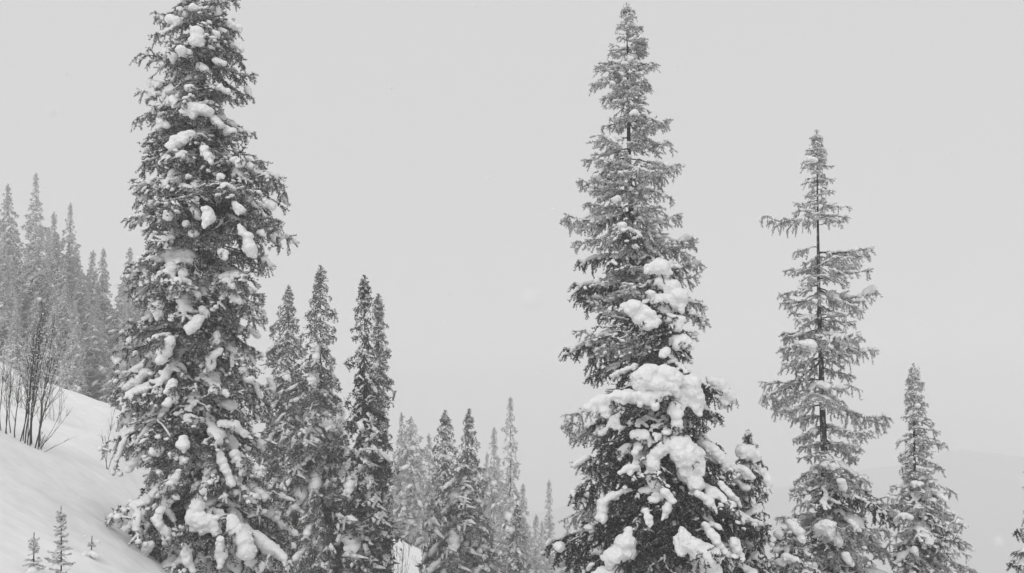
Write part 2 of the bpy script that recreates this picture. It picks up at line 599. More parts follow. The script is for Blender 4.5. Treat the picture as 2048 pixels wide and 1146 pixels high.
def near_tree(name, label, pl, fam, seed, gap=.30, whorl=5, drop=lambda f: .1, r0=None, low=None,
              skip=None, bulk=1.0, back=1.0, fuzzy=True, reach=1.0, group=None, cat='spruce tree', mix=None, wide=1.0, bow=None):
    rnd = random.Random(seed)
    root = thing(name, pl.base, label, cat, group)
    V, Fx, q = trunk_arrays(pl, r0 or pl.H * .011 + .02, .05, rnd)
    mesh_obj('trunk', V, Fx, [M_BARK], root, smooth=True)
    nb = 0
    lv, lf = leader_arrays(pl, seed, .05, .02, .026)
    if fuzzy: mesh_obj('leader', lv, lf, [FAM[fam][0][1].materials[1]], root)
    # one upright sprig as the leader
    leader = []
    for zr, az, Lh, down in placements(pl, rnd, gap, whorl, drop, low if low is not None else pl.base.z + .5, skip, back) + leader:
        fm = FAM[mix((pl.top - zr) / pl.H, rnd, az) if mix else fam]
        opts = [f for f in fm]
        Lh *= reach; want = Lh / max(.3, math.cos(down))
        Ls = sorted(set(f[0] for f in opts))
        Lb = min(Ls, key=lambda a: abs(math.log(max(want, .05) / a)))
        f = rnd.choice([f for f in opts if f[0] == Lb])
        s = want / f[3]
        sy = s * rnd.uniform(.95, 1.4) * wide
        sy = max(sy, .45); sz = max(s, .5)
        M = (Matrix.Translation((pl.x(zr) - pl.base.x, 0, zr - pl.base.z)) @ Matrix.Rotation(az, 4, 'Z')
             @ Matrix.Rotation(down, 4, 'Y') @ Matrix.Rotation(rnd.uniform(-.4, .4), 4, 'X')
             @ Matrix.Diagonal((s, sy * rnd.choice((1, -1)), sz * rnd.uniform(.9, 1.15), 1)))
        b = bpy.data.objects.new('bough', f[1]); COL.objects.link(b); b.parent = root; b.matrix_basis = M
        if f[2] is not None:
            c = bpy.data.objects.new('snow_load', f[2]); COL.objects.link(c); c.parent = b; c['kind'] = 'stuff'
            if bulk != 1.0: c.scale = (1, 1, bulk)
        nb += 1
    print(label[:34], nb, 'boughs')
    return root

def leader_arrays(pl, seed, ln, wd, step):
    """the fuzzy leading shoot at the very tip"""
    rs = np.random.RandomState(seed)
    h = min(.9, pl.H * .06)
    zs = np.linspace(pl.top - h, pl.top + ln * .3, 6)
    q = np.array([[pl.x(z) - pl.base.x, 0, z - pl.base.z] for z in zs])
    lines = [q]
    for z in np.linspace(.1, .95, 9):
        p = q[0] + (q[-1] - q[0]) * z
        for k in range(4):
            a = rs.uniform(0, 6.28); d = np.array([math.cos(a), math.sin(a), rs.uniform(.1, 1.0)])
            lines.append(polyline(rs, p, d / np.linalg.norm(d), h * .32 * (1.15 - z), 3, .1, .1))
    return needles(rs, lines, step, ln, wd, 4)

def crown_arrays(pl, rnd, fam, gap, whorl, drop, low, skip=None, wide=.65):
    A, S = [], []
    ao = so = 0
    for zr, az, Lh, down in placements(pl, rnd, gap, whorl, drop, low, skip):
        f_ = (pl.top - zr) / pl.H
        Lh *= 1.02 + wide * f_
        V, Fx, SV, SF, L0 = rnd.choice(LOW[fam])
        s = Lh / max(.3, math.cos(down)) / L0
        M = (Matrix.Translation((pl.x(zr) - pl.base.x, 0, zr - pl.base.z)) @ Matrix.Rotation(az, 4, 'Z')
             @ Matrix.Rotation(down, 4, 'Y') @ Matrix.Rotation(rnd.uniform(-.4, .4), 4, 'X')
             @ Matrix.Diagonal((s, max(s, .35) * rnd.uniform(1.15, 1.8), max(s, .45) * rnd.uniform(1.0, 1.35), 1)))
        M = np.array(M)
        v = V @ M[:3, :3].T + M[:3, 3]
        A.append((v, Fx))
        if len(SV):
            A_ = SV @ M[:3, :3].T + M[:3, 3]
            S.append((A_, SF))
    A.append(leader_arrays(pl, 3, .07, .04, .07))
    return join(A), join(S)

def mid_tree(label, pl, seed, fam='mid', gap=.33, whorl=6, drop=lambda f: .42 + .5 * min(1, f * 1.5), needle=None, group=None, low=None, r0=None, name='spruce_tree'):
    rnd = random.Random(seed)
    (cv, cf), (sv, sf) = crown_arrays(pl, rnd, fam, gap, whorl, drop, low if low is not None else pl.base.z + .3)
    root = thing(name, pl.base, label, 'spruce tree', group)
    V, Fx, q = trunk_arrays(pl, r0 or pl.H * .006 + .02, .05, rnd)
    mesh_obj('trunk', V, Fx, [M_BARK], root, smooth=True)
    mesh_obj('crown', cv, cf, [needle or M_NEEDLE], root)
    mesh_obj('snow_load', sv, sf, [M_SNOW], root, smooth=True)['kind'] = 'stuff'
    print(label[:34], len(cf), len(sf))
    return root

def copy_tree(src, loc, sc, rz, label, group=None):
    c = src.copy(); COL.objects.link(c)
    c.location = loc; c.scale = sc; c.rotation_euler = (0, 0, rz)
    for ch in src.children:
        k = ch.copy(); COL.objects.link(k); k.parent = c
    c['label'] = label
    if group: c['group'] = group
    elif 'group' in c: del c['group']
    return c

# --- the big laden spruce on the left
t1 = Plan([(415, -150), (410, 60), (405, 500), (398, 1146)],
          [(-150, 413, 418), (-90, 375, 450), (-10, 345, 465), (30, 325, 490), (60, 300, 497), (100, 297, 505), (150, 288, 498),
           (210, 298, 510), (260, 275, 500), (330, 300, 545), (365, 295, 578), (405, 262, 596), (440, 240, 594), (500, 250, 590),
           (550, 262, 588), (600, 255, 556), (680, 225, 525), (740, 220, 535), (800, 230, 548), (850, 232, 525), (900, 222, 530),
           (960, 205, 545), (1010, 232, 550), (1060, 215, 590), (1100, 190, 598), (1160, 165, 600)], 22)
r1 = near_tree('spruce_tree', 'huge snow-laden spruce on the left, its crown cut off by the top edge', t1, 'laden', 11, gap=.33, whorl=7, reach=1.05,
          drop=lambda f: -.10 + .75 * min(1, f * 1.25), back=.45)

# --- tall rimed spruce right of centre
t2 = Plan([(1253, 8), (1258, 300), (1264, 520), (1285, 900), (1295, 1146), (1300, 1300)],
          [(10, 1250, 1257), (30, 1232, 1275), (60, 1230, 1285), (95, 1222, 1303), (115, 1200, 1300), (150, 1172, 1311), (170, 1178, 1308),
           (200, 1182, 1310), (230, 1212, 1336), (260, 1190, 1340), (300, 1152, 1345), (350, 1165, 1367), (400, 1165, 1335),
           (440, 1122, 1370), (490, 1130, 1405), (540, 1118, 1385), (590, 1122, 1410), (625, 1140, 1420), (670, 1115, 1400),
           (720, 1115, 1390), (770, 1115, 1400), (850, 1085, 1400), (900, 1120, 1400), (950, 1105, 1400), (1060, 1110, 1400),
           (1146, 1095, 1420), (1300, 1080, 1440)], 25)
r2 = near_tree('spruce_tree', 'tallest spruce right of centre, thin rimed crown ending in a sharp tip', t2, 'rimed', 22, gap=.32, whorl=6, reach=1.03, skip=lambda z, az, r: noise.noise((z * .9, math.cos(az) * 1.4, math.sin(az) * 1.4)) > .30,
          drop=lambda f: -.25 + .55 * min(1, f * 1.6), mix=lambda f, r, az: 'dark' if r.random() < max(0, f - .22) * 1.5 + (.25 if f > .25 and math.cos(az) < 0 else 0) else 'rimed', back=.68, low=-7.2)

# --- laden spruce standing in front of it
t2b = Plan([(1311, 512), (1318, 700), (1335, 950), (1350, 1146), (1356, 1300)],
           [(515, 1305, 1318), (560, 1285, 1360), (600, 1250, 1368), (640, 1255, 1375), (700, 1280, 1395), (750, 1225, 1440), (790, 1185, 1455),
            (830, 1220, 1450), (880, 1215, 1440), (930, 1200, 1480), (1000, 1190, 1510), (1060, 1170, 1530), (1146, 1160, 1560), (1300, 1130, 1590)], 21)
r2b = near_tree('spruce_tree', 'dark spruce buried under big round snow mounds, in front of the tallest rimed one', t2b, 'dark', 33,
                gap=.30, whorl=7, drop=lambda f: .15 + .55 * min(1, f * 1.2), low=-6.3)

t2c = Plan([(1497, 863), (1500, 1000), (1503, 1146), (1503, 1300)],
           [(865, 1493, 1501), (900, 1472, 1520), (940, 1452, 1540), (980, 1450, 1545), (1030, 1445, 1530), (1146, 1440, 1570), (1300, 1430, 1600)], 21.5)
r2c = near_tree('spruce_tree', 'small snow-capped spruce top leaning out right of the mounded dark spruce', t2c, 'dark', 34, gap=.24, whorl=6,
                drop=lambda f: .2 + .7 * min(1, f * 1.6), low=-5.5)
t2d = Plan([(1590, 1030), (1590, 1146), (1590, 1300)],
           [(1032, 1585, 1596), (1060, 1560, 1612), (1100, 1545, 1625), (1146, 1530, 1640), (1300, 1520, 1660)], 22)
r2d = near_tree('spruce_tree', 'low snowy spruce top at the bottom edge between the mounded and the bare-trunked spruces', t2d, 'laden', 36, gap=.22, whorl=6,
                drop=lambda f: .2 + .5 * f, low=-5.5)

# --- sparse spruce with a bare visible trunk
t3 = Plan([(1633, 262), (1636, 420), (1637, 560), (1645, 800), (1655, 1050), (1662, 1300)],
          [(265, 1628, 1640), (290, 1618, 1655), (315, 1598, 1650), (340, 1605, 1668), (380, 1600, 1672), (420, 1585, 1698), (445, 1560, 1704),
           (462, 1615, 1660), (480, 1612, 1665), (498, 1585, 1725), (520, 1572, 1745), (560, 1545, 1757), (590, 1535, 1755),
           (620, 1538, 1768), (655, 1545, 1700), (690, 1540, 1765), (720, 1555, 1715), (770, 1515, 1705), (800, 1520, 1725), (830, 1560, 1790),
           (870, 1555, 1770), (900, 1562, 1745), (950, 1595, 1740), (1010, 1565, 1780), (1060, 1545, 1790), (1146, 1545, 1820), (1300, 1530, 1840)], 25)
def gap3(z, az, rnd):
    py = 780 - z / 25 * 2000
    return (450 < py < 492 and rnd.random() < .8) or (py > 440 and py < 900 and rnd.random() < .25) or (790 < py < 865 and rnd.random() < .35)
r3 = near_tree('spruce_tree', 'gappy spruce with bare dark trunk showing and one long thin branch to the left', t3, 'sparse', 44, gap=.33, whorl=6,
          drop=lambda f: -.10 + .50 * min(1, f * 1.3), skip=gap3, mix=lambda f, r, az: 'sparse' if f < .28 or r.random() < .55 - f * .6 else ('dark' if f > .5 and r.random() < .55 else 'rimed'), low=-7.2, r0=.17)

# --- smaller spruce on the far right
t4 = Plan([(1828, 730), (1829, 950), (1838, 1146), (1842, 1300)],
          [(733, 1825, 1832), (760, 1812, 1845), (800, 1808, 1856), (830, 1788, 1860), (855, 1815, 1870), (880, 1788, 1903), (920, 1795, 1890),
           (945, 1800, 1878), (975, 1775, 1900), (1000, 1768, 1918), (1060, 1768, 1925), (1100, 1768, 1948), (1146, 1780, 1945), (1300, 1760, 1960)], 25)
r4 = near_tree('spruce_tree', 'slim shorter spruce on the right, rightmost whole crown against the fog', t4, 'rimed', 55, gap=.24, whorl=6,
          drop=lambda f: -.05 + .7 * min(1, f * 1.8), mix=lambda f, r, az: r.choice(['rimed', 'rimed', 'sparse', 'dark'] if f > .25 else ['rimed', 'sparse']), low=-6.8)

t5 = Plan([(2085, 880), (2088, 1146), (2090, 1300)], [(880, 2080, 2090), (950, 2042, 2120), (1050, 2030, 2130), (1146, 2012, 2150), (1300, 2000, 2160)], 25)
near_tree('spruce_tree', 'dark branch tips of a spruce poking in at the right edge', t5, 'dark', 66, gap=.3, whorl=6, drop=lambda f: .1 + .3 * f, low=-6.5)
print('near', round(time.time() - T0, 1))

def extra_bough(root, pl, px, py, tx, ty, fam, seed, thick=.5):
    rnd = random.Random(seed)
    a, b = P(px, py, pl.D), P(tx, ty, pl.D)
    L = (b - a).length
    f = min(FAM[fam], key=lambda q: abs(q[0] - L) + rnd.random() * .01)
    az = 0 if b.x > a.x else math.pi
    down = math.atan2(a.z - b.z, abs(b.x - a.x)) - .06
    M = (Matrix.Translation((pl.x(a.z) - pl.base.x, 0, a.z - pl.base.z)) @ Matrix.Rotation(az + rnd.uniform(-.15, .15), 4, 'Z')
         @ Matrix.Rotation(down, 4, 'Y') @ Matrix.Diagonal((L / f[3], thick, thick * 1.2, 1)))
    o = bpy.data.objects.new('bough', f[1]); COL.objects.link(o); o.parent = root; o.matrix_basis = M
    if f[2] is not None:
        c = bpy.data.objects.new('snow_load', f[2]); COL.objects.link(c); c.parent = o; c['kind'] = 'stuff'

def bearing_bough(root, pl, c, fam, rnd, reach):
    """the bough that carries a pillow at c"""
    z = c.z; r = math.hypot(c.x - pl.x(z), c.y - pl.D)
    down = rnd.uniform(.15, .5) + .1
    zr = min(pl.top - .1, z + r * math.tan(down) - .06)
    az = math.atan2(c.y - pl.D, c.x - pl.x(z))
    L = (r + reach) / math.cos(down)
    Ls = sorted(set(q[0] for q in FAM[fam])); Lb = min(Ls, key=lambda q: abs(math.log(L / q)))
    f = rnd.choice([q for q in FAM[fam] if q[0] == Lb]); s = L / f[3]
    M = (Matrix.Translation((pl.x(zr) - pl.base.x, 0, zr - pl.base.z)) @ Matrix.Rotation(az, 4, 'Z')
         @ Matrix.Rotation(down - .12, 4, 'Y') @ Matrix.Rotation(rnd.uniform(-.2, .2), 4, 'X') @ Matrix.Diagonal((s, max(.5, s) * rnd.uniform(.9, 1.2), max(.5, s), 1)))
    o = bpy.data.objects.new('bough', f[1]); COL.objects.link(o); o.parent = root; o.matrix_basis = M

# --- snow draped over the boughs in big joined pillows: chains of (x, y, half thickness)
def drape(root, pl, chains, seed, deep=.80, name='snow_mound', smooth=2, grow=1.0, fam='dark'):
    rs = np.random.RandomState(seed)
    for i, group in enumerate(chains):
        x0, y0, _ = group[0][len(group[0]) // 2]
        z0 = P(x0, y0, pl.D).z
        dx = P(x0, y0, pl.D).x - pl.x(z0)
        rad = pl.rad0(z0, 1 if dx > 0 else -1) * .9
        dd = -deep * math.sqrt(max(.0, rad * rad - dx * dx)) 
        D = pl.D + dd
        c = P(x0, y0, D); sc = D / 2000 * grow
        bl = []; rm = 0
        for ch in group:
            pts = [(P(x, y, D + rs.uniform(-.08, .08)) - c, r * sc) for x, y, r in ch]
            if len(pts) == 1: pts.append((pts[0][0] + Vector((pts[0][1] * .4, 0, -pts[0][1] * .2)), pts[0][1] * .8))
            for (a, ra), (b, rb) in zip(pts, pts[1:]):
                n = max(2, int((b - a).length / (min(ra, rb) * .45)) + 1)
                for k in range(n):
                    f = k / (n - 1)
                    p = a.lerp(b, f); r = ra + (rb - ra) * f
                    r *= rs.uniform(.68, 1.12)
                    bl.append([p.x + rs.normal(0, r * .08), p.y + rs.normal(0, r * .15), p.z + rs.normal(0, r * .12), r * rs.uniform(.9, 1.2), r * 1.15, r * rs.uniform(.72, .95)])
                    if rs.rand() < .5:                      # a lobe that slumps over the edge
                        q = r * rs.uniform(.35, .6); s_ = rs.uniform(-1, 1)
                        bl.append([p.x + s_ * r * .75, p.y - rs.uniform(0, .8) * r, p.z - r * rs.uniform(.4, .85), q, q, q * rs.uniform(1, 1.5)])
            rm = max(rm, min(r for _, r in pts), .6 * max(r for _, r in pts))
        V, T = fuse(bl, max(.018, rm * .17), smooth, .68, lump=rm * .36, seed=seed + i)
        o = mesh_obj(name, V, T, [M_SNOW], root, smooth=True)
        o.location = c - root.location
        if fam: bearing_bough(root, pl, c, fam, random.Random(seed + i), max(r for ch in group for _, _, r in ch) * sc * 1.6)
for k, (px, py, tx, ty, th) in enumerate([(1634, 436, 1520, 452, .9), (1636, 430, 1704, 428, .6), (1637, 505, 1740, 500, 1.0), (1640, 580, 1768, 600, 1.1),
                                          (1642, 680, 1765, 705, .9), (1642, 720, 1515, 800, 1.0), (1645, 800, 1790, 835, 1.1)]):
    extra_bough(r3, t3, px, py, tx, ty, 'sparse' if k < 2 else 'rimed', k, th)
for k, (px, py, tx, ty, th) in enumerate([(1255, 150, 1172, 155, .9), (1260, 425, 1118, 448, 1.0), (1262, 850, 1100, 858, 1.1), (1262, 600, 1418, 625, .9), (1260, 335, 1366, 352, 1.0),
                                          (1262, 480, 1395, 495, 1.0), (1254, 95, 1300, 98, .7)]):
    extra_bough(r2, t2, px, py, tx, ty, 'rimed', 20 + k, th)
drape(r2b, t2b, [
    [[(1296, 536, 11), (1316, 534, 18), (1328, 548, 14)]],
    [[(1324, 566, 13), (1345, 574, 18), (1357, 598, 17), (1350, 614, 10)], [(1298, 586, 7), (1318, 602, 14), (1342, 600, 14)]],
    [[(1246, 612, 6), (1266, 612, 13), (1288, 622, 11), (1306, 634, 8)], [(1258, 620, 9), (1280, 640, 12), (1295, 652, 12), (1314, 640, 8)]],
    [[(1338, 640, 10), (1358, 638, 12), (1352, 656, 9)]],
    [[(1343, 682, 10), (1366, 680, 13), (1384, 690, 8)]],
    [[(1332, 702, 10), (1324, 714, 8)]],
    [[(1270, 758, 11), (1298, 744, 19), (1330, 754, 22), (1352, 762, 17)], [(1276, 766, 12), (1310, 768, 16), (1345, 776, 12)]],
    [[(1222, 752, 4), (1250, 740, 6), (1272, 732, 6)]],
    [[(1172, 816, 8), (1192, 802, 11), (1225, 792, 8), (1262, 792, 15), (1298, 796, 16), (1332, 786, 11)], [(1192, 806, 10), (1208, 820, 10), (1216, 832, 6)]],
    [[(1362, 760, 13), (1384, 768, 17), (1394, 800, 13), (1398, 826, 9)], [(1356, 778, 12), (1364, 808, 13)]],
    [[(1346, 806, 6), (1353, 826, 12), (1354, 850, 10), (1349, 868, 5)]],
    [[(1418, 758, 7), (1442, 772, 14), (1456, 794, 12), (1444, 812, 8)]],
    [[(1268, 870, 9), (1286, 868, 12), (1300, 886, 8)], [(1278, 888, 9), (1270, 905, 6)]],
    [[(1308, 868, 6), (1330, 876, 8)]],
    [[(1300, 916, 8), (1328, 896, 15), (1362, 888, 17), (1390, 908, 17), (1394, 934, 12)],
     [(1306, 928, 14), (1304, 952, 13), (1314, 976, 6)], [(1366, 912, 20), (1372, 948, 17), (1390, 966, 16), (1390, 986, 8)]],
    [[(1238, 946, 4), (1258, 934, 7), (1278, 936, 6)]],
    [[(1204, 1034, 11), (1206, 1006, 10), (1222, 992, 8), (1245, 982, 5), (1262, 980, 4)]],
    [[(1400, 884, 7), (1424, 894, 10), (1440, 914, 11), (1455, 935, 6)]],
    [[(1462, 934, 5), (1488, 940, 8), (1506, 956, 6)]],
    [[(1394, 986, 6), (1416, 1000, 9), (1432, 1024, 5)]],
    [[(1258, 1062, 9), (1250, 1084, 16), (1236, 1108, 18), (1222, 1126, 13)], [(1250, 1088, 14), (1266, 1112, 9)]],
    [[(1190, 1150, 8), (1218, 1142, 14), (1240, 1150, 12)]],
    [[(1364, 1060, 8), (1372, 1088, 12), (1394, 1098, 19), (1412, 1112, 27), (1418, 1142, 24)], [(1354, 1078, 6), (1362, 1105, 8)]],
    [[(1408, 1046, 6), (1432, 1082, 9), (1454, 1112, 9), (1460, 1130, 6)]],
    [[(1468, 1082, 10), (1478, 1116, 10)]],
    [[(1488, 1044, 6), (1508, 1054, 9), (1532, 1066, 7), (1540, 1082, 5)]],
    [[(1178, 1058, 10)]], [[(1118, 1092, 11)]], [[(1336, 1008, 8), (1330, 1034, 6)]],
    [[(1440, 965, 5), (1462, 990, 8), (1480, 1010, 5)]], [[(1330, 985, 9), (1345, 1002, 7)]],
    [[(1290, 1020, 6), (1300, 1045, 7)]], [[(1180, 985, 8), (1165, 1000, 5)]], [[(1150, 930, 5), (1172, 915, 7)]]], 71, grow=1.14, deep=.92)
drape(r2c, t2c, [[[(1480, 900, 14), (1496, 906, 18), (1510, 914, 13)]], [[(1518, 938, 8), (1532, 956, 10), (1538, 974, 7)]],
                 [[(1470, 960, 6), (1490, 975, 9)]], [[(1500, 1010, 10), (1520, 1022, 7)]]], 72)
drape(r2d, t2d, [[[(1556, 1066, 12)]], [[(1580, 1046, 9), (1596, 1062, 11), (1606, 1082, 7)]], [[(1570, 1110, 8), (1590, 1120, 10)]]], 73)
drape(r3, t3, [[[(1602, 688, 9), (1616, 690, 13), (1628, 700, 7)]], [[(1640, 766, 9), (1650, 772, 9)]], [[(1634, 1056, 9), (1654, 1054, 17), (1668, 1068, 13), (1680, 1090, 6)]],
               [[(1650, 928, 8), (1670, 932, 9)]], [[(1682, 962, 8), (1688, 978, 7)]], [[(1620, 316, 7), (1632, 322, 6)]], [[(1628, 600, 7)]], [[(1612, 1120, 7), (1628, 1130, 8)]],
               [[(1700, 1040, 5), (1718, 1060, 6)]], [[(1690, 1110, 8), (1700, 1125, 7)]]], 74, fam='rimed')
drape(r4, t4, [[[(1828, 966, 7), (1842, 968, 9)]], [[(1880, 990, 6), (1890, 998, 7)]], [[(1800, 1028, 5), (1818, 1034, 7)]], [[(1835, 812, 6)]], [[(1828, 1098, 8), (1832, 1108, 6)]],
               [[(1912, 1074, 5), (1932, 1086, 6), (1944, 1100, 5)]]], 75, fam='rimed')
drape(r2, t2, [[[(1262, 118, 7)]], [[(1268, 228, 9)]], [[(1203, 340, 7)]], [[(1240, 345, 7)]], [[(1225, 400, 6), (1238, 396, 7)]], [[(1295, 165, 6)]], [[(1225, 165, 6)]], [[(1292, 392, 7)]], [[(1244, 452, 9), (1242, 468, 6)]], [[(1320, 322, 6), (1332, 330, 7)]], [[(1270, 492, 7)]],
               [[(1190, 560, 6), (1206, 566, 7)]]], 76, fam='rimed')
drape(r1, t1, [
    [[(395, 62, 12), (396, 78, 16)]], [[(385, 16, 11), (402, 22, 12)]], [[(430, 20, 11)]], [[(342, 38, 9), (358, 44, 9)]], [[(362, 102, 9), (376, 108, 11)]],
    [[(368, 224, 10), (388, 214, 15), (412, 222, 12)]], [[(338, 290, 10), (356, 282, 13), (382, 266, 10)]], [[(324, 322, 9), (336, 318, 12)]], [[(300, 166, 8), (316, 170, 9)]],
    [[(494, 176, 7), (498, 192, 8)]], [[(452, 258, 8), (468, 270, 11)]], [[(432, 122, 8), (448, 128, 7)]], [[(460, 45, 7), (476, 56, 8)]], [[(380, 175, 9)]],
    [[(376, 352, 7)]], [[(372, 374, 8), (386, 378, 7)]], [[(284, 394, 9), (298, 384, 10)]], [[(304, 404, 7), (294, 414, 5)]], [[(334, 426, 9), (342, 436, 6)]],
    [[(382, 404, 6), (390, 420, 8), (396, 436, 6)]], [[(412, 418, 10), (418, 442, 13)]], [[(372, 448, 7)]], [[(386, 466, 10)]], [[(478, 452, 6), (494, 474, 9), (502, 504, 12)]],
    [[(522, 466, 8)]], [[(345, 526, 8)]], [[(366, 548, 9)]], [[(282, 582, 13), (284, 592, 14)]], [[(360, 570, 8), (344, 584, 12)]], [[(318, 608, 10), (316, 630, 11)]],
    [[(405, 618, 9), (412, 628, 7)]], [[(396, 638, 9), (382, 658, 11)]], [[(266, 680, 9)]], [[(228, 716, 9), (246, 728, 9)]], [[(342, 678, 9), (332, 700, 12), (322, 722, 12)]],
    [[(434, 664, 7), (430, 682, 8)]], [[(440, 700, 7), (424, 712, 9), (420, 734, 12)]], [[(292, 744, 9), (270, 764, 10), (248, 776, 7)]],
    [[(346, 764, 9), (336, 780, 7), (350, 794, 8), (334, 808, 9)]], [[(264, 806, 8), (250, 830, 13), (240, 850, 10)]], [[(440, 780, 7), (456, 790, 7)]], [[(484, 742, 7), (500, 760, 8)]],
    [[(296, 904, 8), (270, 914, 9), (258, 940, 7)]], [[(310, 904, 10), (322, 900, 7)]], [[(366, 876, 7), (364, 894, 13)]], [[(342, 908, 6), (370, 922, 7)]], [[(418, 938, 10), (424, 946, 7)]],
    [[(438, 904, 6), (446, 928, 9), (464, 968, 7)]], [[(468, 908, 9), (486, 938, 11)]], [[(318, 946, 7)]], [[(356, 944, 7), (344, 962, 11), (328, 978, 9)]], [[(350, 992, 8)]],
    [[(324, 1018, 8), (312, 1038, 9), (330, 1066, 11), (338, 1084, 8)]], [[(396, 1008, 11), (384, 1034, 14), (418, 1042, 14), (434, 1064, 9)], [(386, 1036, 13), (410, 1056, 14)]],
    [[(460, 1032, 8), (478, 1066, 15), (494, 1100, 17)]], [[(440, 1080, 7), (444, 1110, 10), (440, 1134, 7)]], [[(370, 1088, 8), (374, 1118, 11), (386, 1140, 7)]],
    [[(500, 965, 7), (516, 980, 9), (530, 996, 7)]], [[(548, 1036, 6), (572, 1052, 8), (590, 1068, 7)]], [[(584, 1090, 7)]], [[(256, 1056, 9), (232, 1080, 9)]], [[(208, 1106, 9), (188, 1128, 9)]],
    [[(500, 1120, 9), (520, 1136, 10)]], [[(300, 1090, 8), (285, 1110, 9)]], [[(540, 760, 6), (548, 780, 6)]], [[(520, 880, 7), (528, 900, 6)]], [[(460, 590, 7), (478, 600, 8)]],
    [[(505, 660, 6), (515, 672, 7)]], [[(310, 470, 6), (300, 480, 6)]], [[(450, 370, 8), (466, 380, 7)]], [[(500, 330, 7), (520, 346, 6)]], [[(440, 845, 7), (470, 850, 9), (490, 870, 7)]],
    [[(360, 20, 8), (370, 30, 8)]], [[(420, 60, 7), (434, 70, 8)]], [[(470, 90, 7), (484, 100, 7)]], [[(330, 100, 8), (345, 112, 8)]], [[(400, 130, 9), (410, 140, 8)]],
    [[(345, 195, 8), (352, 208, 8)]], [[(440, 175, 9), (455, 185, 7)]], [[(320, 240, 7), (332, 250, 8)]], [[(425, 235, 8), (440, 250, 9)]], [[(410, 300, 8), (420, 315, 9)]],
    [[(470, 320, 9), (485, 330, 8)]], [[(440, 350, 8)]], [[(350, 345, 8), (340, 360, 8)]], [[(290, 300, 7)]], [[(530, 400, 8), (545, 412, 8)]], [[(470, 410, 8), (484, 422, 9)]],
    [[(440, 500, 8), (450, 515, 9)]], [[(530, 520, 8), (540, 530, 7)]], [[(320, 560, 8)]], [[(450, 560, 9), (465, 570, 8)]]], 77, fam='laden', deep=.95, grow=1.12)

# --- mid distance
def sil(top, cx, rows):
    return [(top, cx - 3, cx + 3)] + [(y, cx - l, cx + r) for y, l, r in rows]
def mid(label, cx, top, bot, rows, D, seed, **kw):
    if D > 60: D *= 1.2
    kw.setdefault('gap', .375 if D < 60 else .56)
    if D > 60: kw.setdefault('drop', lambda f: .55 + .5 * min(1, f * 1.4))
    pl = Plan([(cx, top), (cx + kw.pop('lean', 0), bot)], sil(top, cx, rows), D)
    return mid_tree(label, pl, seed, **kw), pl

mid('dark spruce behind the huge laden one, left of its two companions', 577, 573, 1100,
    [(600, 15, 14), (640, 30, 22), (660, 42, 25), (750, 50, 50), (900, 60, 60), (1100, 62, 60)], 44, 1)
rm2, pm2 = mid('tall dark spruce second to the right of the huge laden one', 641, 533, 1146,
    [(570, 20, 18), (600, 28, 30), (640, 28, 36), (690, 42, 30), (760, 60, 38), (850, 72, 45), (1000, 75, 48), (1100, 60, 50), (1160, 50, 45)], 38, 2)
mid('low dark spruce at the foot of the tall dark one, lower left', 628, 985, 1160,
    [(1010, 18, 18), (1050, 36, 34), (1100, 44, 40), (1160, 46, 42)], 36, 31)
mid('faint slim spruce peeking out between the dark spruces', 662, 712, 1100,
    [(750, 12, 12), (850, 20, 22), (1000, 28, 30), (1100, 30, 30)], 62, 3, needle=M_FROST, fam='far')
rm4, pm4 = mid('dark spruce with thick white clumps, the left of a close pair', 729, 553, 1160,
    [(580, 14, 12), (620, 20, 18), (700, 32, 24), (770, 42, 30), (850, 44, 42), (900, 46, 50), (1000, 52, 56), (1100, 50, 58), (1160, 50, 50)], 36, 4, needle=M_DARK)
mid('dark spruce of the close pair, the shorter right one', 757, 590, 1150,
    [(620, 12, 16), (700, 20, 28), (770, 26, 36), (850, 30, 24), (1000, 34, 26), (1140, 34, 26)], 37.5, 5)
mid('pale hazy spruce with a rounded top behind the close pair', 822, 834, 1095,
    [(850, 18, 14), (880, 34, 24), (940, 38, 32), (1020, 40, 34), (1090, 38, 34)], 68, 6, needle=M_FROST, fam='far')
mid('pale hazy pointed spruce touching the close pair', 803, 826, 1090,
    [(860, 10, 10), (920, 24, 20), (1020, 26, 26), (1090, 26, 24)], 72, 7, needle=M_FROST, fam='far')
rm7, pm7 = mid('half of a twin-topped dark spruce, the left shorter tip', 890, 822, 1190,
    [(850, 16, 16), (880, 30, 24), (920, 28, 24), (1000, 30, 30), (1100, 34, 36), (1190, 36, 36)], 46, 8)
mid('dark broad spruce with a crooked top, centre of the low group', 938, 820, 1250,
    [(845, 14, 12), (870, 16, 20), (920, 52, 34), (980, 62, 38), (1050, 78, 42), (1146, 92, 48), (1250, 95, 50)], 44, 9, lean=-14)
mid('pale slim spruce left of the tallest pale one in the centre', 988, 855, 1180,
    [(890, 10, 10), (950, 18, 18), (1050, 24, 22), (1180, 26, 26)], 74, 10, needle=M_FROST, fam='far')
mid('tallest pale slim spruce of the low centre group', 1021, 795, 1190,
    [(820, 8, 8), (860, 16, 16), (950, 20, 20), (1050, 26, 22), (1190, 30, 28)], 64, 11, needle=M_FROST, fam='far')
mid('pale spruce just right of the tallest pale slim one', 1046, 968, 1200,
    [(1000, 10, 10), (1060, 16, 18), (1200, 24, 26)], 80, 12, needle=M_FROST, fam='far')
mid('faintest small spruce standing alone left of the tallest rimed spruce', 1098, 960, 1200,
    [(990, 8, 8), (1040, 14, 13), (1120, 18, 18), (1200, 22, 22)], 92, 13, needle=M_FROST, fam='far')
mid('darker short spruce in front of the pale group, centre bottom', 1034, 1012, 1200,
    [(1040, 14, 14), (1080, 26, 22), (1146, 34, 32), (1200, 38, 36)], 52, 14)
